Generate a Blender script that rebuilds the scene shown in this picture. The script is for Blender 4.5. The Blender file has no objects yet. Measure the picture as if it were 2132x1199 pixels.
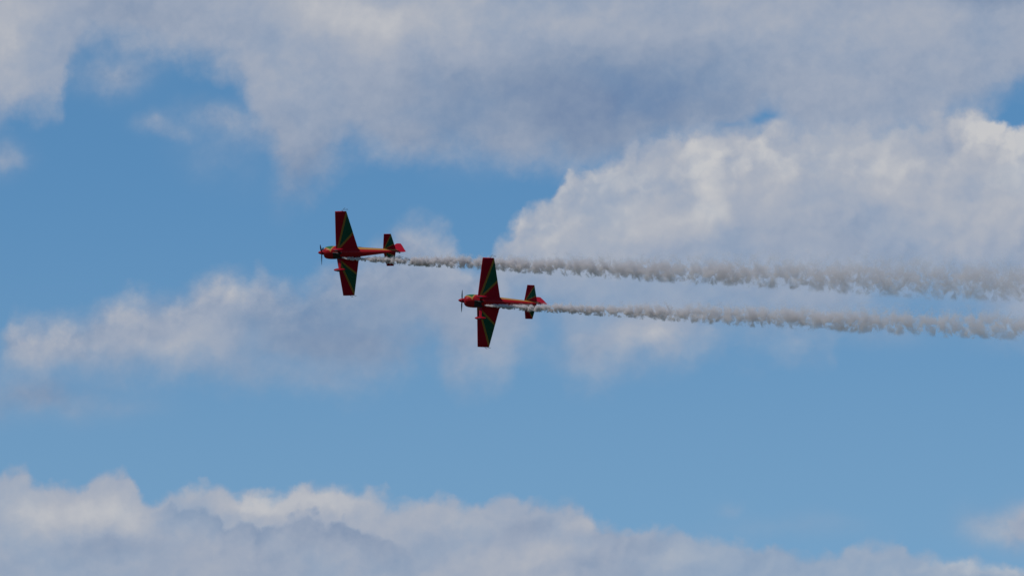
import bpy, bmesh, math, random
import numpy as np
from mathutils import Vector, Matrix, noise

R = math.radians
sc = bpy.context.scene
COL = sc.collection

# ------------------------------------------------------------------ camera
PXW, PXH = 2132.0, 1199.0
ELEV = 12.0                      # the camera looks up at the sky
DIST = 530.0                     # metres to the aircraft
PPM = 27.2                       # photo pixels per metre at that distance
CAM_LOC = Vector((0, 0, 1.7))
RIGHT = Vector((1, 0, 0))
FWD = Vector((0, math.cos(R(ELEV)), math.sin(R(ELEV))))
UP = Vector((0, -math.sin(R(ELEV)), math.cos(R(ELEV))))
cam_d = bpy.data.cameras.new('camera')
cam = bpy.data.objects.new('camera', cam_d)
COL.objects.link(cam)
cam.location = CAM_LOC
cam.rotation_euler = (R(90 + ELEV), 0, 0)
cam_d.sensor_width = 36
cam_d.lens = 36.0 * DIST * PPM / PXW
cam_d.clip_start = 1.0
cam_d.clip_end = 60000
sc.camera = cam
PXA = 1.0 / (DIST * PPM)         # radians per photo pixel


def at(px, py, d=DIST):
    """A point in the air seen in the direction of a photo pixel, d metres along the view axis."""
    return CAM_LOC + d * (FWD + RIGHT * ((px - PXW / 2) * PXA) + UP * ((PXH / 2 - py) * PXA))


# ------------------------------------------------------------------ light
SUN_EL, SUN_AZ = 54.0, -128.0     # azimuth measured from the view direction, negative = left
SUN_STRENGTH = 2.7
SKY_STRENGTH = 0.118
sd = bpy.data.lights.new('sun', 'SUN')
sd.energy = SUN_STRENGTH
sd.angle = R(0.53)
sd.color = (1.0, 0.955, 0.89)
sun = bpy.data.objects.new('sun', sd)
COL.objects.link(sun)
S = Vector((math.sin(R(SUN_AZ)) * math.cos(R(SUN_EL)), math.cos(R(SUN_AZ)) * math.cos(R(SUN_EL)), math.sin(R(SUN_EL))))
sun.rotation_euler = S.to_track_quat('Z', 'Y').to_euler()

sc.view_settings.view_transform = 'Standard'
sc.view_settings.look = 'None'
sc.view_settings.exposure = 0.0
sc.view_settings.gamma = 1.0
sc.view_settings.use_curve_mapping = False
sc.cycles.transparent_max_bounces = 64
sc.cycles.max_bounces = 8
sc.cycles.volume_bounces = 6
sc.cycles.use_denoising = True


def lin(*c):
    return tuple((v / 255 / 12.92) if v / 255 <= 0.04045 else ((v / 255 + 0.055) / 1.055) ** 2.4 for v in c)


# ------------------------------------------------------------------ node arithmetic helper
class G:
    def __init__(self, tree):
        self.t = tree

    def node(self, kind, **kw):
        n = self.t.nodes.new(kind)
        for k, v in kw.items():
            setattr(n, k, v)
        return n

    def put(self, sock, v):
        if isinstance(v, N):
            self.t.links.new(v.s, sock)
        elif v is not None:
            sock.default_value = v

    def math(self, op, *a, clamp=False):
        n = self.node('ShaderNodeMath', operation=op, use_clamp=clamp)
        for i, v in enumerate(a):
            self.put(n.inputs[i], v)
        return N(self, n.outputs[0])

    def vec(self, op, *a, out=0):
        n = self.node('ShaderNodeVectorMath', operation=op)
        for i, v in enumerate(a):
            self.put(n.inputs[i], v)
        return N(self, n.outputs[out])

    def xyz(self, x, y, z=0.0):
        n = self.node('ShaderNodeCombineXYZ')
        for i, v in enumerate((x, y, z)):
            self.put(n.inputs[i], v)
        return N(self, n.outputs[0])

    def sep(self, v):
        n = self.node('ShaderNodeSeparateXYZ')
        self.put(n.inputs[0], v)
        return [N(self, o) for o in n.outputs]

    def noise(self, v, scale, detail=4.0, rough=0.5, out=0, lac=2.0, dist=0.0):
        n = self.node('ShaderNodeTexNoise', noise_dimensions='3D')
        self.put(n.inputs['Vector'], v)
        n.inputs['Scale'].default_value = scale
        n.inputs['Detail'].default_value = detail
        n.inputs['Roughness'].default_value = rough
        n.inputs['Lacunarity'].default_value = lac
        n.inputs['Distortion'].default_value = dist
        return N(self, n.outputs[out])

    def smooth(self, v, lo, hi, a=0.0, b=1.0):
        n = self.node('ShaderNodeMapRange', interpolation_type='SMOOTHSTEP')
        for i, q in enumerate((v, lo, hi, a, b)):
            self.put(n.inputs[i], q)
        return N(self, n.outputs[0])

    def linear(self, v, lo, hi, a=0.0, b=1.0):
        n = self.node('ShaderNodeMapRange', interpolation_type='LINEAR')
        for i, q in enumerate((v, lo, hi, a, b)):
            self.put(n.inputs[i], q)
        return N(self, n.outputs[0])

    def curve(self, v, pts, xr, yr):
        """Piecewise curve y(x) in its own units."""
        n = self.node('ShaderNodeFloatCurve')
        c = n.mapping.curves[0]
        n.mapping.extend = 'HORIZONTAL'
        P = [((x - xr[0]) / (xr[1] - xr[0]), (y - yr[0]) / (yr[1] - yr[0])) for x, y in pts]
        c.points[0].location = P[0]
        c.points[1].location = P[-1]
        for p in P[1:-1]:
            c.points.new(*p)
        for p in c.points:
            p.handle_type = 'AUTO_CLAMPED'
        n.mapping.update()
        self.put(n.inputs['Value'], (v - xr[0]) * (1.0 / (xr[1] - xr[0])))
        return N(self, n.outputs[0]) * (yr[1] - yr[0]) + yr[0]

    def ramp(self, v, stops, interp='LINEAR'):
        n = self.node('ShaderNodeValToRGB')
        self.put(n.inputs[0], v)
        e = n.color_ramp.elements
        n.color_ramp.interpolation = interp
        while len(e) < len(stops):
            e.new(0.5)
        for el, (p, c) in zip(e, stops):
            el.position = p
            el.color = (*c, 1)
        return N(self, n.outputs[0])

    def mix(self, f, a, b):
        n = self.node('ShaderNodeMix', data_type='RGBA')
        self.put(n.inputs['Factor'], f)
        for k, v in (('A', a), ('B', b)):
            s = [q for q in n.inputs if q.name == k and q.type == 'RGBA'][0]
            self.put(s, v if isinstance(v, N) else (*v, 1))
        return N(self, [q for q in n.outputs if q.type == 'RGBA'][0])


class N:
    def __init__(self, g, s):
        self.g, self.s = g, s

    def __add__(self, o): return self.g.math('ADD', self, o)
    __radd__ = __add__
    def __mul__(self, o): return self.g.math('MULTIPLY', self, o)
    __rmul__ = __mul__
    def __sub__(self, o): return self.g.math('SUBTRACT', self, o)
    def __rsub__(self, o): return self.g.math('SUBTRACT', o, self)
    def max(self, o): return self.g.math('MAXIMUM', self, o)
    def min(self, o): return self.g.math('MINIMUM', self, o)


# ------------------------------------------------------------------ sky with clouds
world = bpy.data.worlds.new('World')
sc.world = world
world.use_nodes = True
wt = world.node_tree
wt.nodes.clear()
g = G(wt)
sky = g.node('ShaderNodeTexSky', sky_type='NISHITA', sun_disc=False)
sky.sun_elevation = R(SUN_EL)
sky.sun_rotation = R(SUN_AZ)
sky.altitude = 1500
sky.air_density = 0.7
sky.dust_density = 0.0
sky.ozone_density = 4.0
tc = g.node('ShaderNodeTexCoord')
dx, dy, dz = g.sep(N(g, tc.outputs['Generated']))
az = g.math('ARCTAN2', dx, dy)
el = g.math('ARCSINE', dz)
# bearing and elevation in units of 100 photo pixels (0.4 degrees)
U = PXA * 100
X = az * (math.cos(R(ELEV)) / U) + PXW / 200
Y = (el - R(ELEV)) * (-1.0 / U) + PXH / 200
P0 = g.xyz(X, Y, 0.0)


def _scale(v, s):
    n = g.node('ShaderNodeVectorMath', operation='SCALE')
    g.put(n.inputs[0], v)
    n.inputs['Scale'].default_value = s
    return N(g, n.outputs[0])


def _v(t, k):
    return tuple(q * k for q in t)


def turned(v):
    n = g.node('ShaderNodeVectorRotate', rotation_type='EULER_XYZ')
    g.put(n.inputs['Vector'], v)
    n.inputs['Rotation'].default_value = (0.5, 0.65, 0.6)
    return N(g, n.outputs[0])


w1 = g.vec('SUBTRACT', g.noise(P0, 0.55, 3, 0.5, out=1), (0.5, 0.5, 0.5))
w2 = g.vec('SUBTRACT', g.noise(g.vec('ADD', P0, (7.3, 2.1, 4.0)), 2.2, 5, 0.6, out=1), (0.5, 0.5, 0.5))
PW = g.vec('ADD', P0, g.vec('ADD', _scale(w1, 0.75), _scale(w2, 0.32)))
XW, YW, _ = g.sep(PW)
# a gentler warp for brightness masses
PB = g.vec('ADD', P0, g.vec('ADD', _scale(w1, 1.3), _scale(w2, 0.5)))

# billowy density noise
PF = g.vec('ADD', turned(g.vec('ADD', P0, _scale(w2, 0.22))), (3.1, 9.7, 1.0))
fb = g.noise(PF, 0.75, 9, 0.56)
fb2 = g.noise(turned(g.vec('MULTIPLY', g.vec('ADD', PW, (1.7, 5.2, 8.0)), (0.75, 1.2, 1.0))), 0.62, 6, 0.46)
SUN2 = (-0.10, -0.12, -0.10)        # towards the sun across the sky
fbs = g.noise(g.vec('ADD', PF, SUN2), 0.75, 9, 0.56)
relief = (fb - fbs)               # thicker towards the viewer's side of the sun = brighter
fe = fb - 0.5
ff = g.noise(g.vec('ADD', PF, (4.4, 0.7, 6.0)), 2.8, 6, 0.58) - 0.5
fe2 = fb2 - 0.5

def billow(v, scale):
    n = g.node('ShaderNodeTexVoronoi', feature='SMOOTH_F1', voronoi_dimensions='2D')
    g.put(n.inputs['Vector'], v)
    n.inputs['Scale'].default_value = scale
    n.inputs['Smoothness'].default_value = 0.55
    n.inputs['Detail'].default_value = 2.0
    n.inputs['Roughness'].default_value = 0.45
    return N(g, n.outputs['Distance'])


# rounded lobes of cumulus, and how each leans into or away from the sun
PQ = g.vec('ADD', P0, g.vec('ADD', _scale(w1, 0.5), _scale(w2, 0.45)))
lob = billow(PQ, 1.2)
lobes = 0.52 - lob
lobe_relief = billow(g.vec('ADD', PQ, (-0.12, -0.16, 0.0)), 1.2) - lob

XR, YR = (0.0, 21.32), (0.0, 12.5)
DECK = [(0, 2.75), (.6, 2.55), (1.1, 2.55), (1.3, 2.1), (1.45, 1.6), (1.9, 1.2), (2.6, 1.2), (3.4, 1.22), (3.95, 1.4), (4.5, 1.6),
        (4.95, 1.75), (5.1, 2.2), (5.4, 2.85), (5.75, 3.4), (6.0, 3.9), (6.35, 4.0), (6.7, 3.75), (7.0, 3.45), (7.4, 3.2), (8, 3.4), (9, 3.45),
        (10, 3.45), (11, 3.6), (12, 3.7), (13, 3.5), (14, 3.3), (14.9, 3.1), (15.4, 3.0), (15.7, 2.88), (16.0, 2.62), (16.3, 2.78), (16.7, 3.1), (18, 3.2), (19, 3.3),
        (20, 2.55), (20.7, 2.3), (21, 2.1), (21.32, 1.95)]
MID_TOP = [(0, 7.2), (.2, 6.9), (.35, 6.6), (1, 6.55), (1.7, 6.5), (2.3, 6.42), (2.65, 6.15), (3.2, 6.15), (3.8, 6.05), (4.25, 5.75), (4.6, 5.7),
           (5.0, 5.85), (5.2, 5.85), (5.4, 5.68), (5.75, 5.85), (6.2, 5.85), (6.7, 5.6), (7.2, 5.4), (7.7, 5.1), (8.2, 4.85), (8.6, 4.6),
           (9, 4.55), (9.35, 4.7), (9.5, 5.1), (9.75, 5.45), (10.05, 5.4), (10.2, 5.0), (10.5, 4.75), (10.85, 4.5), (11.2, 4.32), (11.5, 4.1),
           (11.75, 3.8), (12.0, 3.6), (12.4, 3.4), (12.8, 3.22), (13.2, 3.05), (14, 2.85), (14.6, 2.75), (15.2, 2.7), (16, 2.62), (16.5, 2.6),
           (17.5, 2.5), (18.5, 2.5), (19.3, 2.6), (19.8, 2.42), (20.2, 2.36), (20.6, 2.42), (21, 2.55), (21.32, 2.75)]
MID_BOT = [(0, 7.5), (.4, 7.7), (1, 7.85), (2, 7.85), (3, 7.8), (4, 7.75), (5, 7.9), (6, 7.95), (7, 7.9), (8, 7.8), (8.6, 7.4), (8.9, 7.1),
           (9.3, 7.6), (9.8, 7.8), (10.3, 7.75), (10.7, 7.4), (11.0, 7.05), (11.3, 6.9), (11.6, 7.05), (11.9, 7.55), (12.5, 7.7), (13.5, 7.5), (14.5, 7.2),
           (15, 7.0), (16, 7.0), (17.3, 7.15), (17.6, 6.8), (18.5, 6.5), (19.2, 6.3), (20, 6.3), (20.7, 6.8), (21.32, 7.0)]
BANK = [(0, 9.9), (.4, 9.7), (.8, 9.85), (1.2, 9.97), (1.9, 10.0), (2.2, 9.82), (2.6, 9.82), (2.85, 10.1), (3.05, 10.33), (3.3, 10.36), (3.7, 10.25),
        (4.1, 10.2), (4.6, 10.2), (5, 10.28), (5.5, 10.28), (6.1, 10.12), (6.5, 10.0), (7, 10.1), (7.6, 10.15), (8, 10.25), (8.7, 10.4), (9.3, 10.32),
        (10, 10.42), (10.5, 10.35), (11, 10.4), (11.7, 10.38), (12.1, 10.5), (12.5, 10.8), (13.2, 10.9), (14, 10.9), (14.5, 10.95), (14.9, 11.2),
        (15.5, 11.35), (16.3, 11.45), (17.2, 11.6), (17.8, 11.25), (18.4, 11.2), (19, 11.45), (19.7, 11.75), (20.2, 11.72), (20.8, 11.75), (21.32, 11.8)]
FRONT = [(0, 12.3), (2.7, 11.6), (3.05, 10.75), (3.3, 10.5), (3.9, 10.48), (4.4, 10.55), (4.72, 10.65), (4.78, 10.85), (5.0, 10.76), (5.25, 10.74), (5.42, 10.98),
         (5.7, 10.75), (6.0, 10.66), (6.3, 10.68), (6.6, 10.6), (6.9, 10.76), (7.2, 10.8), (7.6, 10.92), (8, 11.1), (8.6, 11.3), (10, 12.0), (12, 12.3), (21.32, 12.4)]


def blobs(p, items, start):
    acc = start
    for cx, cy, rx, ry, a in items:
        n = g.node('ShaderNodeVectorMath', operation='MULTIPLY_ADD')
        g.put(n.inputs[0], p)
        n.inputs[1].default_value = (1 / rx, 1 / ry, 0)
        n.inputs[2].default_value = (-cx / rx, -cy / ry, 0)
        q = N(g, n.outputs[0])
        d2 = g.vec('DOT_PRODUCT', q, q, out=1)
        acc = g.math('MULTIPLY_ADD', g.math('POWER', 0.3679, d2), a, acc)
    return acc


deck_d = g.curve(XW, DECK, XR, YR) - YW
mid_d = (YW - g.curve(XW, MID_TOP, XR, YR))
mid_b = (g.curve(XW, MID_BOT, XR, YR) - YW)
bank_d = YW - g.curve(XW, BANK, XR, YR)
front_d = YW - g.curve(XW, FRONT, XR, YR)

a_deck = g.smooth(deck_d + fe * 1.3 + ff * 0.35, -0.45, 0.75)
soft = g.smooth(X, 9.0, 11.0, 1.0, 0.0) + g.smooth(X, 15.5, 17.0, 0.0, .5) * g.smooth(X, 18.8, 19.8, 1.0, 0.0)
a_mid = g.smooth(mid_d + fe * (soft * 0.6 + 0.25) + ff * 0.28 + lobes * (0.34 - soft * 0.14), soft * -0.17 - 0.10, soft * 0.45 + 0.20) * g.smooth(mid_b + fe * 1.3 + ff * 0.4, -0.75, 0.85)
# thin places in the middle band
thin = blobs(PB, [(8.9, 7.3, .5, .5, .32), (11.25, 6.8, .45, .6, .5), (19.4, 6.3, 1.3, .45, .65), (18.0, 6.75, .9, .35, .5), (15.5, 6.6, .8, .3, .3), (9.9, 5.1, .25, .45, .5),
                  (6.3, 7.6, 1.3, .3, .35), (12.2, 6.6, .6, .35, .35), (0.6, 7.9, 1.5, .25, .3), (10.9, 6.3, .5, .4, .25),
                  (8.0, 6.6, 1.4, .6, .18), (5.5, 7.1, 1.2, .6, .16), (2.0, 7.2, .4, .4, .05), (7.9, 5.3, .8, .3, .25), (12.5, 6.0, 2.0, .5, .22), (15.5, 6.0, 2.5, .45, .15)], 0.0)
a_mid = g.math('MULTIPLY', a_mid, 1.0 - thin, clamp=True)
a_bank = g.smooth(bank_d + 0.06 + fe * 0.35 + ff * 0.30 + lobes * 0.28, -0.08, 0.26)
haze_r = g.smooth(X, 12.2, 15.0, 1.0, 0.74)
a_bank = a_bank * haze_r
a_front = g.smooth(front_d + fe * 0.25 + ff * 0.32 + lobes * 0.4, -0.03, 0.15) * g.smooth(front_d, 0.0, 1.3, 0.85, 0.0) * g.smooth(X, 2.9, 4.3) * g.smooth(X, 7.4, 9.2, 1.0, 0.0)
wisp = blobs(PW, [(2.25, 1.6, .75, .36, .62), (3.15, 2.6, .38, .2, .5), (3.65, 2.8, .45, .16, .35), (4.5, 2.4, .75, .28, .62), (5.2, 2.75, .6, .35, .35), (4.6, 3.3, .7, .5, .22), (0.15, 3.35, .32, .3, .75),
                  (5.9, 3.7, .25, .6, .30), (9.9, 3.5, .8, .3, .3), (7.5, 3.3, .6, .3, .12),
                  (0.9, 8.35, 1.5, .38, .62), (2.0, 8.5, 1.2, .2, .2), (18.6, 6.9, .7, .35, .2), (20.75, 10.95, .65, .36, .95), (21.3, 11.05, .5, .45, .7), (15.1, 10.55, .3, .15, .2),
                  (16.3, 11.0, 1.5, .25, .15), (20.7, 7.0, .9, .3, .2), (11.9, 7.2, .5, .5, .2), (19.9, 5.2, 2.0, .6, .3)], 0.0)
wisp = g.math('MULTIPLY', wisp, 1.0 + fe * 2.2, clamp=True)

# brightness of the cloud masses
V = blobs(PB, [
    # upper deck
    (8.3, .4, 2.6, .65, .30), (0.1, .9, .8, 1.0, .26), (7.0, .2, .9, .5, .12), (17.3, .75, 2.2, .6, .12), (13.5, .3, 2.5, .5, .06), (10.9, 1.98, 2.4, .50, -.09), (12.6, 2.0, 4.8, 1.0, -.18),
    (13.6, 1.9, 1.6, .6, -.10), (20.9, -.1, 1.2, .35, -.32), (2.6, .25, 1.2, .4, -.12), (6.2, 1.6, 1.3, .6, .10), (17.0, 1.7, 1.6, .5, .06), (9.8, 2.7, 2.0, .4, .02),
    (6.3, 3.6, .7, .6, -.28), (9.2, 2.9, 2.8, .5, -.13), (12, 1.2, 12, 1.6, -.04), (15, 1.1, 2, .5, -.04), (0.8, 2.3, .8, .4, .05),
    # cumulus at the right
    (11.75, 3.95, .28, .30, .18), (12.4, 3.6, .5, .2, .14), (12.8, 3.55, 1.0, .35, .12), (14.75, 3.3, .55, .9, .30), (14, 4.1, 4.0, 1.2, .09), (19, 4, 3, 1.2, .07), (14.6, 4.5, .55, .5, .20), (13.2, 4.6, 1.0, .45, .18), (16.1, 3.3, .5, .7, .16), (18.2, 3.2, .8, .7, .16),
    (20.6, 2.75, .55, .35, .36), (21.2, 3.3, .4, .7, .32), (21.0, 4.3, .7, .8, .16), (13.9, 3.6, .50, .40, -.10), (14.3, 4.2, .35, .25, -.12), (15.3, 4.1, .35, .9, -.08), (17.3, 4.4, .8, .8, -.08),
    (19.8, 3.1, .3, .35, -.20), (10.8, 4.75, .5, .3, .20), (11.6, 4.8, .7, .5, .16), (19.3, 4.6, .9, .5, .10), (17.5, 5.2, 3.0, .35, -.06), (20.5, 5.0, .8, .3, .12),
    (10.2, 5.25, .3, .3, .1),
    # middle band
    (4.5, 6.9, 4.5, 1.3, -.12), (8.5, 6.6, 2.0, 1.2, -.08), 
    (4.75, 6.2, .65, .5, .26), (0.95, 7.15, .6, .45, .11), (2.0, 6.9, .6, .5, .08), (2.9, 6.5, .5, .5, .15), (3.9, 7.25, .9, .45, .17), (2.9, 7.1, .5, .4, .08), (8.9, 4.75, .45, .3, .12), (6.3, 6.7, 1.0, .6, -.10), (7.0, 7.2, 1.5, .5, -.14),
    (13.4, 7.05, .8, .35, .24), (10.1, 7.5, .6, .3, .12), (16.5, 6.95, .8, .15, .16), (8.5, 5.8, 1.5, .5, -.06), (12.5, 6.0, 2.5, .4, -.05), (1.9, 6.9, .4, .5, -.08), (12.0, 7.55, .5, .2, .1),
    (1.0, 8.4, 1.5, .35, -.22),
    # lower bank
    (3, 10.7, 4.5, .6, .10), 
    (.7, 10.6, .9, .55, .24), (2.3, 10.6, .7, .5, .26), (4.0, 10.3, .5, .2, .12), (5.3, 10.6, .6, .25, .30), (7.0, 10.4, 1.6, .28, .26), (9.6, 10.7, .9, .35, .14), (12.1, 10.9, .4, .35, .16),
    (2.2, 11.4, .8, .25, -.20), (1.5, 11.9, 1.2, .2, .05), (12.6, 11.7, .8, .4, -.12), (14.3, 11.5, .7, .3, .14), (10.5, 11.8, 1.0, .3, .10), (18.1, 11.5, .5, .25, .05), (20.4, 11.9, 1.5, .18, .38),
    (20.6, 10.95, .5, .35, .20), (10.9, 11.0, .4, .2, -.12), (13.2, 11.1, 1.0, .2, -.10), (16.0, 11.6, 1.2, .3, -.10), (11.8, 11.5, 1.2, .3, .10),
], 0.50)
crisp = g.smooth(mid_d, 0.0, 1.6, 1.0, 0.35) * g.smooth(deck_d, -0.5, 0.3, 1.0, 0.45)
a_top = g.smooth(mid_d + fe * 0.25 + ff * 0.28 + lobes * 0.34, -0.15, 0.35)
V = V - (1.0 - a_top) * g.smooth(X, 10.8, 12.0) * g.smooth(X, 14.0, 16.5, 1.0, 0.0) * g.smooth(Y, 1.6, 2.6) * 0.20
V = V + a_top * g.smooth(mid_d, 0.05, 2.2, 0.16, 0.0) * g.smooth(X, 10.2, 11.8)
V = V + relief * 1.45 * crisp + fe2 * 0.21 + ff * 0.07 * crisp + lobe_relief * crisp * (a_top * g.smooth(X, 9.5, 11.5, 0.20, 0.42) + 0.06)
# the dark cloud in front of the bank
front_v = 0.24 + g.smooth(front_d, 0.05, 1.0, 0.0, 0.26) + relief * 0.9 + fe2 * 0.3 + blobs(PB, [(5.9, 11.0, .35, .35, .14), (6.9, 10.95, .9, .25, -.10), (3.6, 11.3, .6, .35, .12)], 0.0)
V = V * (1.0 - a_front) + front_v * a_front

CLOUD = [(0.0, lin(111, 133, 167)), (0.25, lin(133, 150, 176)), (0.5, lin(156, 167, 186)), (0.72, lin(174, 179, 190)), (1.0, lin(199, 199, 201))]
ccol = g.ramp(V, CLOUD)

A = 1.0 - (1.0 - a_deck) * (1.0 - a_mid) * (1.0 - a_bank) * (1.0 - wisp) * (1.0 - a_front)
PG = g.vec('ADD', P0, _scale(w2, 0.16))
gap = blobs(PG, [(16.02, 2.42, .22, .10, .95), (15.78, 2.53, .16, .08, .7), (15.25, 2.62, .30, .06, .45)], 0.0)
A = A * (1.0 - g.math('MULTIPLY', gap, 1.0, clamp=True) * g.smooth(ff, -0.18, 0.02, 0.6, 1.0))
A = A * g.smooth(fb2 * .6 + fb * .4, 0.32, 0.56, 0.80, 0.985)
# the unseen rest of the sky: broken cloud, thinned to darken the planes' undersides
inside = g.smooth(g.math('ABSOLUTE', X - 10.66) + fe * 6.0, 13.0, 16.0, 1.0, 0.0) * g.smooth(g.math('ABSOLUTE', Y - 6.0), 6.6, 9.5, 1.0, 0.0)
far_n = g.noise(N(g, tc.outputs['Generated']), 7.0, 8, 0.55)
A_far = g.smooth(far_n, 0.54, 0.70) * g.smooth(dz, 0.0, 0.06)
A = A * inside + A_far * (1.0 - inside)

bg_sky = g.node('ShaderNodeBackground')
veil = g.smooth(Y, 2.5, 11.5, 0.0, 0.17)              # the air whitens towards the horizon
g.put(bg_sky.inputs[0], g.mix(veil, g.vec('MULTIPLY', N(g, sky.outputs[0]), (0.73, 1.04, 1.0)), (3.2, 3.7, 3.35)))
bg_sky.inputs[1].default_value = SKY_STRENGTH
bg_cl = g.node('ShaderNodeBackground')
g.put(bg_cl.inputs[0], ccol)
bg_cl.inputs[1].default_value = 1.0
mx = g.node('ShaderNodeMixShader')
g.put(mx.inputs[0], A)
wt.links.new(bg_sky.outputs[0], mx.inputs[1])
wt.links.new(bg_cl.outputs[0], mx.inputs[2])
wo = g.node('ShaderNodeOutputWorld')
wt.links.new(mx.outputs[0], wo.inputs[0])
world.cycles.sampling_method = 'MANUAL'
world.cycles.sample_map_resolution = 1024


# ------------------------------------------------------------------ objects: helpers
def tag(o, label=None, cat=None, group=None, kind=None):
    for k, v in (('label', label), ('category', cat), ('group', group), ('kind', kind)):
        if v:
            o[k] = v
    return o


def mesh_obj(name, verts, faces, mat, parent=None, smooth=True, auto=None):
    me = bpy.data.meshes.new(name)
    me.from_pydata([tuple(v) for v in verts], [], faces)
    bm = bmesh.new()
    bm.from_mesh(me)
    bmesh.ops.recalc_face_normals(bm, faces=bm.faces)
    bm.to_mesh(me)
    bm.free()
    for p in me.polygons:
        p.use_smooth = smooth
    if auto:
        me.set_sharp_from_angle(angle=R(auto))
    me.materials.append(mat)
    o = bpy.data.objects.new(name, me)
    COL.objects.link(o)
    if parent:
        o.parent = parent
    return o


class MB:
    def __init__(self):
        self.v, self.f = [], []

    def add(self, vs, fs):
        b = len(self.v)
        self.v += [Vector(q) for q in vs]
        self.f += [tuple(b + i for i in f) for f in fs]

    def loft(self, rings, cap=True):
        """Closed rings of equal length joined into a skin."""
        n = len(rings[0])
        vs, fs = [], []
        for r in rings:
            vs += r
        for k in range(len(rings) - 1):
            for i in range(n):
                j = (i + 1) % n
                fs.append((k * n + i, k * n + j, (k + 1) * n + j, (k + 1) * n + i))
        if cap:
            fs.append(tuple(range(n - 1, -1, -1)))
            fs.append(tuple((len(rings) - 1) * n + i for i in range(n)))
        self.add(vs, fs)

    def tube(self, pts, r, n=10):
        pts = [Vector(p) for p in pts]
        rr = r if isinstance(r, (list, tuple)) else [r] * len(pts)
        rings = []
        for i, p in enumerate(pts):
            d = (pts[min(i + 1, len(pts) - 1)] - pts[max(i - 1, 0)]).normalized()
            a = d.orthogonal().normalized() if i == 0 else (a - d * a.dot(d)).normalized()
            b = d.cross(a)
            rings.append([p + (a * math.cos(t) + b * math.sin(t)) * rr[i] for t in [2 * math.pi * k / n for k in range(n)]])
        self.loft(rings)

    def build(self, name, mat, parent=None, **kw):
        return mesh_obj(name, self.v, self.f, mat, parent, **kw)


def new_mat(name):
    m = bpy.data.materials.new(name)
    m.use_nodes = True
    m.node_tree.nodes.clear()
    gg = G(m.node_tree)
    b = gg.node('ShaderNodeBsdfPrincipled')
    o = gg.node('ShaderNodeOutputMaterial')
    m.node_tree.links.new(b.outputs[0], o.inputs[0])
    return m, gg, b


RED = (0.30, 0.003, 0.016)
GREEN = (0.009, 0.080, 0.048)
GOLD = (0.27, 0.14, 0.032)


def paint_finish(gg, b, col, rough=0.36):
    tcn = gg.node('ShaderNodeTexCoord')
    o = N(gg, tcn.outputs['Object'])
    grime = gg.noise(o, 5.0, 6, 0.6)
    streak = gg.noise(gg.vec('MULTIPLY', o, (0.7, 9.0, 9.0)), 3.0, 4, 0.5)
    f = gg.smooth(grime * 0.6 + streak * 0.4, 0.35, 0.75, 0.0, 0.10)
    gg.put(b.inputs['Base Color'], gg.mix(f, col, (0.055, 0.04, 0.035)))
    gg.put(b.inputs['Roughness'], rough + grime * 0.14)
    b.inputs['Specular IOR Level'].default_value = 0.10


def plain(name, c, rough=0.4, metal=0.0):
    m, gg, b = new_mat(name)
    tcn = gg.node('ShaderNodeTexCoord')
    nz = gg.noise(N(gg, tcn.outputs['Object']), 14.0, 5, 0.6)
    gg.put(b.inputs['Base Color'], gg.mix(gg.smooth(nz, 0.35, 0.7), c, tuple(q * 0.72 for q in c)))
    gg.put(b.inputs['Roughness'], rough + nz * 0.1)
    b.inputs['Metallic'].default_value = metal
    return m


X0 = 2.4      # local x = X0 - station, stations run aft from the spinner tip


def star_paint(name, apex, A1, B1, w):
    """Red with a green wedge between two gold rays that leave one point at the leading edge near the root."""
    m, gg, b = new_mat(name)
    tcn = gg.node('ShaderNodeTexCoord')
    x, y, z = gg.sep(N(gg, tcn.outputs['Object']))
    s = X0 - x
    ay = gg.math('ABSOLUTE', y)

    def side(p):
        d = Vector((p[0] - apex[0], p[1] - apex[1])).normalized()
        return (ay - apex[1]) * d.x - (s - apex[0]) * d.y          # + = outboard of the ray
    sa, sb = side(A1), side(B1)
    past = gg.math('GREATER_THAN', s, apex[0] - w)
    green = gg.math('LESS_THAN', sa, 0.0) * gg.math('GREATER_THAN', sb, 0.0) * past
    ga = gg.math('LESS_THAN', gg.math('ABSOLUTE', sa), w) * past
    gb = gg.math('LESS_THAN', gg.math('ABSOLUTE', sb), w) * past
    c = gg.mix(green, RED, GREEN)
    c = gg.mix(ga.max(gb), c, GOLD)
    paint_finish(gg, b, c)
    return m


M_wing = star_paint('wing_paint', (1.60, .40), (2.50, 3.45), (2.86, 1.78), .072)
M_tail = star_paint('tail_paint', (5.10, .10), (5.78, 1.42), (6.02, .58), .035)


def red_paint():
    m, gg, b = new_mat('red_paint')
    paint_finish(gg, b, RED)
    return m


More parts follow.
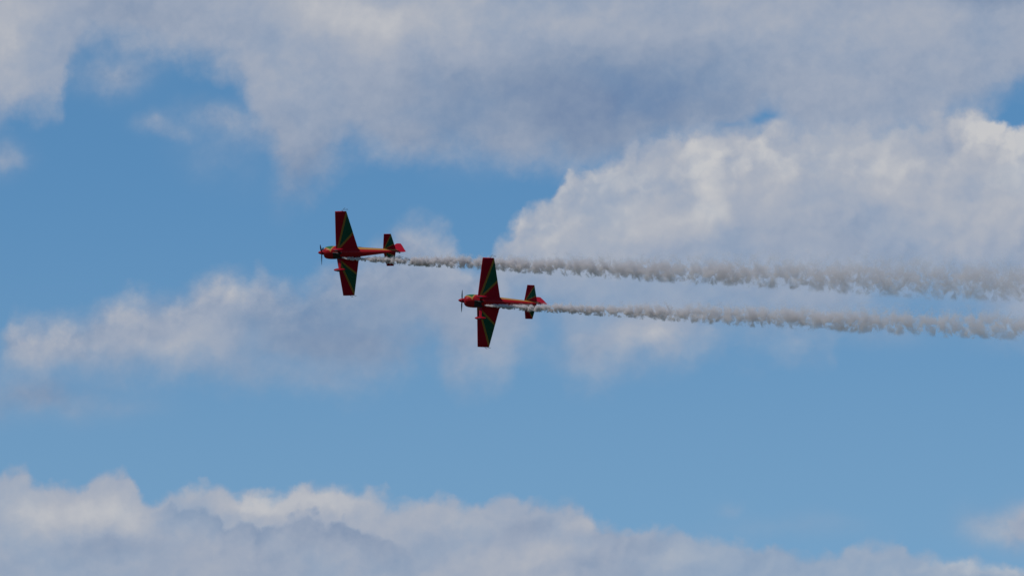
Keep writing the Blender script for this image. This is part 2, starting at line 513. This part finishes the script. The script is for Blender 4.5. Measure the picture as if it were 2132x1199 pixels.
def fuselage_paint():
    m, gg, b = new_mat('fuselage_paint')
    tcn = gg.node('ShaderNodeTexCoord')
    x, y, z = gg.sep(N(gg, tcn.outputs['Object']))
    s = X0 - x
    lo = gg.linear(s, 2.6, 6.0, -0.14, 0.07)
    hi = gg.linear(s, 2.6, 6.0, 0.21, 0.185)
    band = gg.math('GREATER_THAN', z, lo) * gg.math('LESS_THAN', z, hi) * gg.math('GREATER_THAN', s, 2.2) * gg.math('LESS_THAN', s, 6.15)
    # green flash on the nose sides, gold edged, running to a point low on the cowling
    low = gg.linear(s, .55, 1.08, -.04, -.46)
    back = gg.linear(z, -.46, .30, 1.05, 1.42)
    edge = gg.math('GREATER_THAN', z, low) * gg.math('LESS_THAN', z, 0.33) * gg.math('LESS_THAN', s, back)
    nose = gg.math('GREATER_THAN', z, low + 0.13) * gg.math('LESS_THAN', z, 0.20) * gg.math('LESS_THAN', s, back - 0.10)
    bright_gold = (0.38, 0.20, 0.05)
    c = gg.mix(band, (0.31, 0.008, 0.012), bright_gold)
    c = gg.mix(edge, c, bright_gold)
    c = gg.mix(nose, c, (0.03, 0.13, 0.045))
    paint_finish(gg, b, c, 0.30)
    return m


M_red = red_paint()
M_fus = fuselage_paint()
M_black = plain('black_composite', (0.012, 0.013, 0.016), 0.35)
M_soot = plain('sooty_metal', (0.035, 0.032, 0.034), 0.5, 0.6)
M_steel = plain('grey_steel', (0.12, 0.12, 0.13), 0.4, 0.7)
M_rubber = plain('tyre_rubber', (0.018, 0.018, 0.018), 0.75)
m, gg, b = new_mat('canopy_glass')
b.inputs['Base Color'].default_value = (0.04, 0.05, 0.06, 1)
b.inputs['Roughness'].default_value = 0.06
M_glass = m


def super_ring(s, hw, zb, zt, n=40, e=2.5):
    zc, hz = (zb + zt) / 2, (zt - zb) / 2
    r = []
    for k in range(n):
        t = 2 * math.pi * k / n
        c_, s_ = math.cos(t), math.sin(t)
        r.append(Vector((X0 - s, hw * math.copysign(abs(c_) ** (2 / e), c_), zc + hz * math.copysign(abs(s_) ** (2 / e), s_))))
    return r


def interp(tab, s):
    for a, b_ in zip(tab, tab[1:]):
        if a[0] <= s <= b_[0]:
            f = (s - a[0]) / (b_[0] - a[0])
            f2 = f
            return [a[i] + (b_[i] - a[i]) * f2 for i in range(1, len(a))]
    return list(tab[-1][1:])


def airfoil(t, c0=0.0, c1=1.0, n=18):
    """Closed loop of (chord fraction, thickness) of a symmetric section between two chord fractions."""
    def th(x):
        return 5 * t * (0.2969 * math.sqrt(max(x, 0)) - 0.126 * x - 0.3516 * x * x + 0.2843 * x ** 3 - 0.1015 * x ** 4) + 0.0012
    xs = [c0 + (c1 - c0) * (1 - math.cos(math.pi * k / n)) / 2 for k in range(n + 1)]
    return [(x, th(x)) for x in reversed(xs)] + [(x, -th(x)) for x in xs[1 if c0 == 0 else 0:]]


def wing_panel(mb, secs, side, z0, t, c0=0.0, c1=1.0, dihedral=0.0, tipround=None):
    """secs = [(y, leading edge station, trailing edge station)]"""
    rings = []
    for (y, le, te) in secs:
        c = te - le
        rings.append([Vector((X0 - (le + c * cx), side * y, z0 + dihedral * y + c * cz)) for cx, cz in airfoil(t, c0, c1)])
    if tipround:
        y, le, te = secs[-1]
        c = te - le
        for f, dyy in ((0.8, tipround * .55), (0.45, tipround * .9), (0.12, tipround)):
            rings.append([Vector((X0 - (le + c * cx + (0.5 - cx) * c * 0.02 * (1 - f)), side * (y + dyy), z0 + dihedral * y + c * cz * f)) for cx, cz in airfoil(t, c0, c1)])
    mb.loft(rings)


ROOT_LE, ROOT_TE, TIP_LE, TIP_TE = 1.44, 3.20, 1.66, 2.55
Y_ROOT, Y_TIP = 0.30, 3.68
WING_Z = -0.20


def wsec(y):
    f = (y - Y_ROOT) / (Y_TIP - Y_ROOT)
    return (y, ROOT_LE + (TIP_LE - ROOT_LE) * f, ROOT_TE + (TIP_TE - ROOT_TE) * f)


def make_aircraft():
    root = bpy.data.objects.new('aerobatic_plane', None)
    COL.objects.link(root)
    # ---- fuselage
    tab = [(1.36, .470, -.49, .45), (1.7, .445, -.50, .46), (2.1, .405, -.485, .46), (2.6, .370, -.455, .44), (3.1, .330, -.41, .42), (3.7, .275, -.335, .40),
           (4.4, .210, -.245, .375), (5.1, .145, -.15, .34), (5.7, .095, -.075, .315), (6.15, .055, -.02, .29), (6.38, .030, .02, .27)]
    mb = MB()
    st = np.linspace(1.36, 6.38, 46)
    mb.loft([super_ring(s, *interp(tab, s), e=2.6) for s in st])
    fus = mb.build('fuselage', M_fus, root, auto=40)
    # ---- cowling
    ct = [(.47, .25, -.27, .25), (.50, .315, -.34, .31), (.56, .375, -.40, .36), (.66, .425, -.445, .395), (.82, .465, -.475, .425), (1.05, .485, -.49, .445), (1.3, .484, -.497, .455), (1.375, .478, -.494, .452)]
    mb = MB()
    mb.loft([super_ring(s, *interp(ct, s), e=2.5) for s in sorted(set([.47, .50, .53, .56, .6, .66, .74, .82, .93, 1.05, 1.18, 1.3, 1.375]))])
    cow = mb.build('cowling', M_fus, root, auto=50)
    for sd_ in (1, -1):
        mb = MB()
        mb.loft([[Vector((X0 - s, sd_ * .20 + .105 * q * math.cos(t), .02 + .07 * q * math.sin(t))) for t in [2 * math.pi * k / 20 for k in range(20)]] for s, q in ((.452, .86), (.449, 1.0), (.475, 1.04))])
        mb.build('air_intake', M_black, cow)
    mb = MB()                                                   # cooling outlet under the cowling
    mb.loft([[Vector((X0 - s, y, z)) for y, z in ((-.27, zz), (-.25, zz - dz_), (.25, zz - dz_), (.27, zz))] for s, zz, dz_ in ((1.22, -.478, .015), (1.42, -.478, .055), (1.62, -.478, .045), (1.95, -.45, .015))])
    mb.build('cooling_outlet', M_soot, cow, auto=30)
    # ---- spinner and blades
    prop = MB()
    prof = [(0.0, .004), (.02, .035), (.06, .070), (.13, .112), (.22, .146), (.32, .167), (.40, .174), (.46, .174)]
    prop.loft([[Vector((.30 - s, r_ * math.cos(t), r_ * math.sin(t))) for t in [2 * math.pi * k / 28 for k in range(28)]] for s, r_ in prof])
    spin = prop.build('spinner', M_red, root, auto=50)
    spin.location = (X0 - .30, 0, 0)
    for k in range(3):
        mb = MB()
        rings = []
        for rr, ch, tw, tk in ((.10, .075, 70, .06), (.18, .085, 62, .04), (.30, .125, 50, .026), (.5, .150, 38, .019), (.7, .140, 30, .014), (.86, .112, 25, .011), (.95, .075, 23, .008), (.985, .03, 22, .005)):
            ring = []
            ca, sa = math.cos(R(tw)), math.sin(R(tw))
            for cx, cz in airfoil(1.0, n=8):
                q, h = (cx - .35) * ch, cz * tk * 2
                ring.append(Vector((q * sa + h * ca, q * ca - h * sa, rr)))
            rings.append(ring)
        mb.loft(rings)
        bl = mb.build('propeller_blade', M_black, spin)
        bl.rotation_euler = (R(120 * k), 0, 0)
    # ---- wings
    for side in (1, -1):
        mb = MB()
        ys = [Y_ROOT, .62, 1.2, 1.9, 2.6, 3.2, Y_TIP]
        wing_panel(mb, [wsec(y) for y in ys], side, WING_Z, .145, 0, .735, tipround=.045)
        wing_panel(mb, [wsec(y) for y in (Y_ROOT, .45, .60)], side, WING_Z, .145, .735, 1.0)
        # fillet where the wing meets the fuselage
        wing_panel(mb, [(.12, 1.36, 3.36), (.30, 1.38, 3.32), (.40, 1.42, 3.24), (.47, 1.45, 3.17)], side, WING_Z - .005, .17)
        w = mb.build('wing', M_wing, root, auto=45)
        mb = MB()
        wing_panel(mb, [wsec(y) for y in (.61, 1.2, 1.9, 2.6, 3.2, Y_TIP)], side, WING_Z, .145, .7365, 1.0, tipround=.045)
        mb.build('aileron', M_wing, w, auto=45)
        mb = MB()                                               # sighting frame of thin rods at the tip
        le, te = TIP_LE, TIP_TE
        p = Vector((X0 - 2.2, side * 3.70, WING_Z))
        tip = p + Vector((-.14, side * .15, -.02))
        mb.tube([p, tip], .014, 6)
        mb.tube([p + Vector((.10, 0, .02)), tip + Vector((-.05, 0, .30))], .009, 6)
        mb.tube([tip, tip + Vector((-.34, side * -.04, .10))], .010, 6)
        mb.tube([tip + Vector((-.05, 0, .30)), tip + Vector((-.34, side * -.04, .10))], .009, 6)
        mb.tube([tip, tip + Vector((-.05, 0, .30))], .009, 6)
        mb.build('sighting_frame', M_steel, w)
        mb = MB()                                               # aileron spade on its arm
        hx = X0 - 2.62
        mb.tube([(hx, side * 2.0, WING_Z - .05), (hx + .02, side * 2.0, WING_Z - .22)], .011, 6)
        mb.loft([[Vector((hx + .02 + a, side * 2.0 + bb, WING_Z - .22 + c)) for a, bb in ((.14, -.03), (.14, .03), (-.07, .12), (-.07, -.12))] for c in (0, -.008)])
        mb.build('aileron_spade', M_wing, w, auto=30)
    # ---- tailplane
    TZ = .26
    tsec = lambda y: (y, 5.02 + .17 * (y - .05) / 1.36, 6.02 - .28 * (y - .05) / 1.36)
    for side in (1, -1):
        mb = MB()
        wing_panel(mb, [tsec(y) for y in (.02, .4, .8, 1.15, 1.39)], side, TZ, .10, 0, .56, tipround=.025)
        t_ = mb.build('tailplane', M_tail, root, auto=45)
        mb = MB()
        wing_panel(mb, [tsec(y) for y in (.075, .4, .8, 1.15, 1.39)], side, TZ, .10, .562, 1.0, tipround=.025)
        mb.build('elevator', M_tail, t_, auto=45)
    # ---- fin and rudder
    def fin_ring(z, le, te, th, c0, c1):
        c = te - le
        return [Vector((X0 - (le + c * cx), c * cz, z)) for cx, cz in airfoil(th, c0, c1)]
    fsec = ((.20, 5.25, 6.72, .09), (.5, 5.50, 6.60, .095), (.8, 5.70, 6.48, .10), (1.1, 5.86, 6.34, .11), (1.20, 5.92, 6.29, .11), (1.235, 5.97, 6.24, .07))
    mb = MB()
    mb.loft([fin_ring(*q, 0.0, .595) for q in fsec])
    fin = mb.build('fin', M_red, root, auto=45)
    mb = MB()
    mb.loft([fin_ring(*q, .597, 1.0) for q in fsec])
    mb.loft([fin_ring(z, 6.12, te, th, 0.04, 1.0) for z, te, th in ((-.09, 6.70, .05), (-.05, 6.80, .07), (.05, 6.80, .075), (.195, 6.722, .08))])
    mb.build('rudder', M_red, fin, auto=45)
    # ---- landing gear
    for side in (1, -1):
        mb = MB()
        rings = []
        for f in np.linspace(0, 1, 12):
            y = .24 + .63 * f + .05 * math.sin(f * math.pi)
            z = -.44 - .72 * f + .04 * math.sin(f * math.pi)
            ch = .25 - .10 * f
            s = 1.70 + .02 * f
            rings.append([Vector((X0 - (s - ch * .4 + ch * cx), side * (y + ch * cz * .75), z + ch * cz * .7)) for cx, cz in airfoil(.22, n=10)])
        mb.loft(rings)
        leg = mb.build('landing_gear_leg', M_red, root, auto=50)
        mb = MB()
        wy, wz = side * .885, -1.17
        prof = [(1.29, .012, .012, 0), (1.33, .050, .062, 0), (1.42, .082, .112, .0), (1.54, .100, .146, .005), (1.68, .102, .155, .012), (1.84, .092, .138, .024), (1.98, .072, .105, .042), (2.10, .045, .066, .058), (2.18, .012, .020, .068)]
        mb.loft([[Vector((X0 - s, wy + a * math.cos(t), wz + dz_ + h * math.sin(t))) for t in [2 * math.pi * k / 20 for k in range(20)]] for s, a, h, dz_ in prof])
        fair = mb.build('wheel_fairing', M_red, leg)
        mb = MB()
        rings = []
        for yy, rr in ((-.055, .10), (-.05, .135), (-.025, .152), (.025, .152), (.05, .135), (.055, .10)):
            rings.append([Vector((X0 - 1.66 + rr * math.cos(t), wy + yy, wz - .055 + rr * math.sin(t))) for t in [2 * math.pi * k / 24 for k in range(24)]])
        mb.loft(rings)
        mb.build('wheel', M_rubber, leg, auto=40)
    # ---- exhaust, canopy, tail wheel, breather
    mb = MB()
    for yy in (-.20, .20):
        mb.tube([(X0 - 1.45, yy, -.45), (X0 - 1.58, yy, -.545), (X0 - 1.80, yy, -.565)], [.05, .05, .048], 14)
    ex = mb.build('exhaust_pipe', M_soot, root, auto=40)
    mb = MB()
    cp = [(2.25, .02, .44), (2.35, .13, .51), (2.55, .20, .59), (2.85, .23, .65), (3.2, .21, .64), (3.6, .15, .56), (3.95, .08, .46), (4.15, .02, .38)]
    mb.loft([[Vector((X0 - s, hw * math.cos(t), .34 + (zt - .34) * max(0, math.sin(t)) - (.05 if math.sin(t) < 0 else 0))) for t in [2 * math.pi * k / 24 for k in range(24)]] for s, hw, zt in cp])
    mb.build('canopy', M_glass, root)
    mb = MB()
    mb.tube([(X0 - 5.95, 0, -.03), (X0 - 6.15, 0, -.13), (X0 - 6.34, 0, -.20)], [.022, .018, .014], 8)
    tl = mb.build('tail_wheel_spring', M_black, root)
    mb = MB()
    mb.loft([[Vector((X0 - 6.36 + rr * math.cos(t), yy, -.215 + rr * math.sin(t))) for t in [2 * math.pi * k / 18 for k in range(18)]] for yy, rr in ((-.025, .045), (-.015, .065), (.015, .065), (.025, .045))])
    mb.build('tail_wheel', M_rubber, tl, auto=40)
    return root, spin


def children(o):
    return [c for c in bpy.data.objects if c.parent == o]


def copy_tree(o, parent=None):
    c = o.copy()
    COL.objects.link(c)
    if parent:
        c.parent = parent
    for ch in children(o):
        copy_tree(ch, c)
    return c


B = Matrix((RIGHT, UP, -FWD)).transposed()       # columns: right, up, towards the viewer


def pose(root, px, py, d, bank, yaw, pitch):
    """Spinner tip at a given place; knife-edge flight to the left with the belly turned to the viewer."""
    cy_, sy_ = math.cos(R(yaw)), math.sin(R(yaw))
    f = Vector((-cy_, 0, sy_))
    w0, w1 = Vector((0, 1, 0)), Vector((sy_, 0, cy_))
    w = w0 * math.cos(R(bank)) + w1 * math.sin(R(bank))
    u = f.cross(w)
    M = Matrix((f, w, u)).transposed()
    M = Matrix.Rotation(R(pitch), 3, 'Z') @ M
    M = B @ M
    tip = at(px, py, d)
    loc = tip - M @ Vector((X0, 0, 0))
    root.matrix_world = Matrix.Translation(loc) @ M.to_4x4()
    return M, loc


plane_a, spin_a = make_aircraft()
plane_b = copy_tree(plane_a)
spin_b = [c for c in children(plane_b) if c.name.startswith('spinner')][0]
DA, DB = 532.0, 527.0
MA, LA = pose(plane_a, 662, 526.0, DA, 30.0, -7.0, 0.8)
MBm, LB = pose(plane_b, 954, 625.0, DB, 24.0, 2.0, -2.5)
# propellers stopped at different angles
spin_a.rotation_euler = (R(128), 0, 0)
spin_b.rotation_euler = (R(90), 0, 0)
tag(plane_a, 'front red and green stunt plane, upper of the two, no smoke behind its upper wing', 'aircraft', 'stunt planes flying on their sides')
tag(plane_b, 'red and green stunt plane whose upper wing crosses the smoke of the plane ahead', 'aircraft', 'stunt planes flying on their sides')


# ------------------------------------------------------------------ smoke trails
def smoke_trail(name, label, path, start_world, seed, thick):
    """path: (px, lower edge py, upper edge py) in the photo. The smoke hangs in the air along it: a lumpy skin
    filled with scattering smoke whose density breaks up into billows."""
    path = np.array(path, float)
    d0 = (start_world - CAM_LOC).dot(FWD)
    mpx = d0 * PXA
    sx = (start_world - CAM_LOC).dot(RIGHT) / mpx + PXW / 2
    sy = PXH / 2 - (start_world - CAM_LOC).dot(UP) / mpx
    lx = (path[:, 0] - sx) * mpx
    lo = (sy - path[:, 1]) * mpx
    hi = (sy - path[:, 2]) * mpx
    mid, hr = (lo + hi) / 2, (hi - lo) / 2
    L = lx[-1]
    xs = np.linspace(lx[0], L, 400)
    hrs = np.interp(xs, lx, hr)
    ssum = np.concatenate([[0], np.cumsum(np.diff(xs) / np.sqrt(.5 * (hrs[1:] + hrs[:-1])))])
    # ---- skin
    n = 28
    vs, fs = [], []
    st = [lx[0]]
    while st[-1] < L:
        st.append(st[-1] + max(.05, .16 * np.interp(st[-1], lx, hr)))
    for k, x in enumerate(st):
        h, m_ = np.interp(x, lx, hr), np.interp(x, lx, mid)
        for i in range(n):
            t = 2 * math.pi * i / n
            y, z = math.cos(t), math.sin(t)
            q = noise.fractal(Vector((x / h * .9, y * 1.3, z * 1.3 + seed * 9.1)), .9, 2.0, 3)
            r = 1.22 + .12 * q
            vs.append(Vector((x, y * h * r, m_ + z * h * r)))
    for k in range(len(st) - 1):
        for i in range(n):
            j = (i + 1) % n
            fs.append((k * n + i, k * n + j, (k + 1) * n + j, (k + 1) * n + i))
    fs.append(tuple(range(n - 1, -1, -1)))
    fs.append(tuple((len(st) - 1) * n + i for i in range(n)))
    # ---- smoke
    m = bpy.data.materials.new('oil_smoke')
    m.use_nodes = True
    t = m.node_tree
    t.nodes.clear()
    gg = G(t)
    tcn = gg.node('ShaderNodeTexCoord')
    x, y, z = gg.sep(N(gg, tcn.outputs['Object']))
    xr = (lx[0], L)

    def along(vals, xx=None):
        a, b_ = float(min(vals)), float(max(vals))
        return gg.curve(x, list(zip(lx if xx is None else xx, vals)), xr, (a - .01, b_ + .01))
    H = along(hr)
    M_ = along(mid)
    qs = np.linspace(lx[0], L, 14)
    SS = along(np.interp(qs, xs, ssum), qs)
    rh = gg.math('SQRT', H)
    div = lambda a, b_: gg.math('DIVIDE', a, b_)
    v = div(z - M_, H)
    w = div(y, H)
    r = gg.math('SQRT', v * v + w * w)
    turb = gg.xyz(SS, div(y, rh) * .55, div(z - M_, rh) * .85 + seed * 5.0)
    n1 = gg.noise(turb, 1.75, 7, .66, dist=.5)
    n2 = gg.noise(turb, 5.0, 4, .6)
    # billows: firm and lumpy below, drawn out and thin above
    top = gg.smooth(v, -.25, .9)
    edge = (1.0 - r) * 1.05 + ((n1 - .525) * 7.4 + (n2 - .5) * 2.4) * gg.smooth(x, .5, 8.0, .48, 1.0) * gg.smooth(x, 14.0, 50.0, 1.0, 1.35)
    patch = gg.noise(gg.xyz(SS * .45, div(y, rh) * .6, div(z - M_, rh) * .6 + seed * 3.0), 1.0, 3, .5)
    body = gg.smooth(edge + (patch - .5) * 1.5, 0.0, .45 + top * 1.5)
    lim = gg.smooth(r, .92, 1.2, 1.0, 0.0)
    dens = body * lim * (1.0 - top * .74)
    dens = div(dens * gg.curve(x, thick_curve(lx[0], L, thick), xr, (0, 10)), H)
    pv = gg.node('ShaderNodeVolumePrincipled')
    pv.inputs['Color'].default_value = (.85, .81, .81, 1)
    pv.inputs['Anisotropy'].default_value = 0.1
    gg.put(pv.inputs['Density'], dens)
    d = gg.node('ShaderNodeBsdfDiffuse')
    d.inputs[0].default_value = (.75, .73, .71, 1)
    tp = gg.node('ShaderNodeBsdfTransparent')
    mx_ = gg.node('ShaderNodeMixShader')
    gg.put(mx_.inputs[0], body * lim * .05)
    t.links.new(tp.outputs[0], mx_.inputs[1])
    t.links.new(d.outputs[0], mx_.inputs[2])
    out = gg.node('ShaderNodeOutputMaterial')
    t.links.new(mx_.outputs[0], out.inputs[0])
    t.links.new(pv.outputs[0], out.inputs[1])
    m.cycles.volume_step_rate = 0.045
    o = mesh_obj(name, vs, fs, m)
    o.matrix_world = Matrix.Translation(start_world) @ Matrix((RIGHT, FWD, UP)).transposed().to_4x4()
    tag(o, label, 'smoke trail', 'smoke trails behind the stunt planes')
    return o


def thick_curve(a, b_, thick):
    return [(a + (b_ - a) * f, t_) for f, t_ in thick]


THICK = [(0, 9.9), (.05, 8.0), (.12, 4.8), (.25, 3.1), (.5, 2.1), (.75, 1.5), (1, 1.05)]
ex_local = Vector((X0 - 1.85, -.20, -.60))
EA, EB = LA + MA @ ex_local, LB + MBm @ ex_local
smoke_trail('smoke_trail', 'white smoke trail from the front plane, passing behind the other plane\'s upper wing',
            [(712, 538, 534), (725, 541, 534), (740, 542.5, 533.5), (760, 544, 532.5), (780, 546, 531.5), (800, 548, 531), (820, 550.5, 530), (850, 552.5, 529), (900, 555, 526), (1000, 561, 526), (1100, 568, 526), (1200, 574, 525),
             (1300, 581, 524), (1450, 590, 522), (1640, 600, 521), (1800, 611, 521), (2000, 622, 522), (2132, 626, 524), (2450, 645, 528)], EA, 3, THICK)
smoke_trail('smoke_trail', 'smoke trail from the rear plane, the lower trail, crossing that plane\'s own tail',
            [(1009, 637, 633.5), (1022, 639.5, 632), (1040, 641.5, 631), (1060, 644, 631), (1080, 646, 630.5), (1100, 648, 630), (1150, 650.5, 628.5), (1200, 654, 628), (1300, 661, 626), (1400, 668, 624), (1500, 675, 623),
             (1640, 683, 624), (1800, 692, 628), (2000, 701, 632), (2132, 708, 634), (2450, 730, 640)], EB, 8, THICK)

# ------------------------------------------------------------------ ground far below the picture
def ground():
    m, gg, b = new_mat('grass_field')
    tcn = gg.node('ShaderNodeTexCoord')
    o = N(gg, tcn.outputs['Object'])
    nz = gg.noise(o, 0.012, 8, 0.6)
    nf = gg.noise(o, 0.6, 6, 0.6)
    gg.put(b.inputs['Base Color'], gg.mix(gg.smooth(nz * .7 + nf * .3, .35, .65), (0.030, 0.045, 0.014), (0.06, 0.058, 0.026)))
    b.inputs['Roughness'].default_value = 0.9
    n = 96
    vs = [Vector((0, 0, 0))]
    fs = []
    rs = [60, 200, 600, 2000, 6000, 20000]
    for r_ in rs:
        for k in range(n):
            t = 2 * math.pi * k / n
            h = 0.0 if r_ < 3000 else noise.noise(Vector((math.cos(t) * 3, math.sin(t) * 3, r_ / 5000))) * 18
            vs.append(Vector((r_ * math.cos(t), r_ * math.sin(t), h)))
    for k in range(n):
        fs.append((0, 1 + k, 1 + (k + 1) % n))
    for i in range(len(rs) - 1):
        for k in range(n):
            a, b2 = 1 + i * n + k, 1 + i * n + (k + 1) % n
            fs.append((a, a + n, b2 + n, b2))
    o = mesh_obj('ground', vs, fs, m)
    tag(o, kind='structure')


ground()
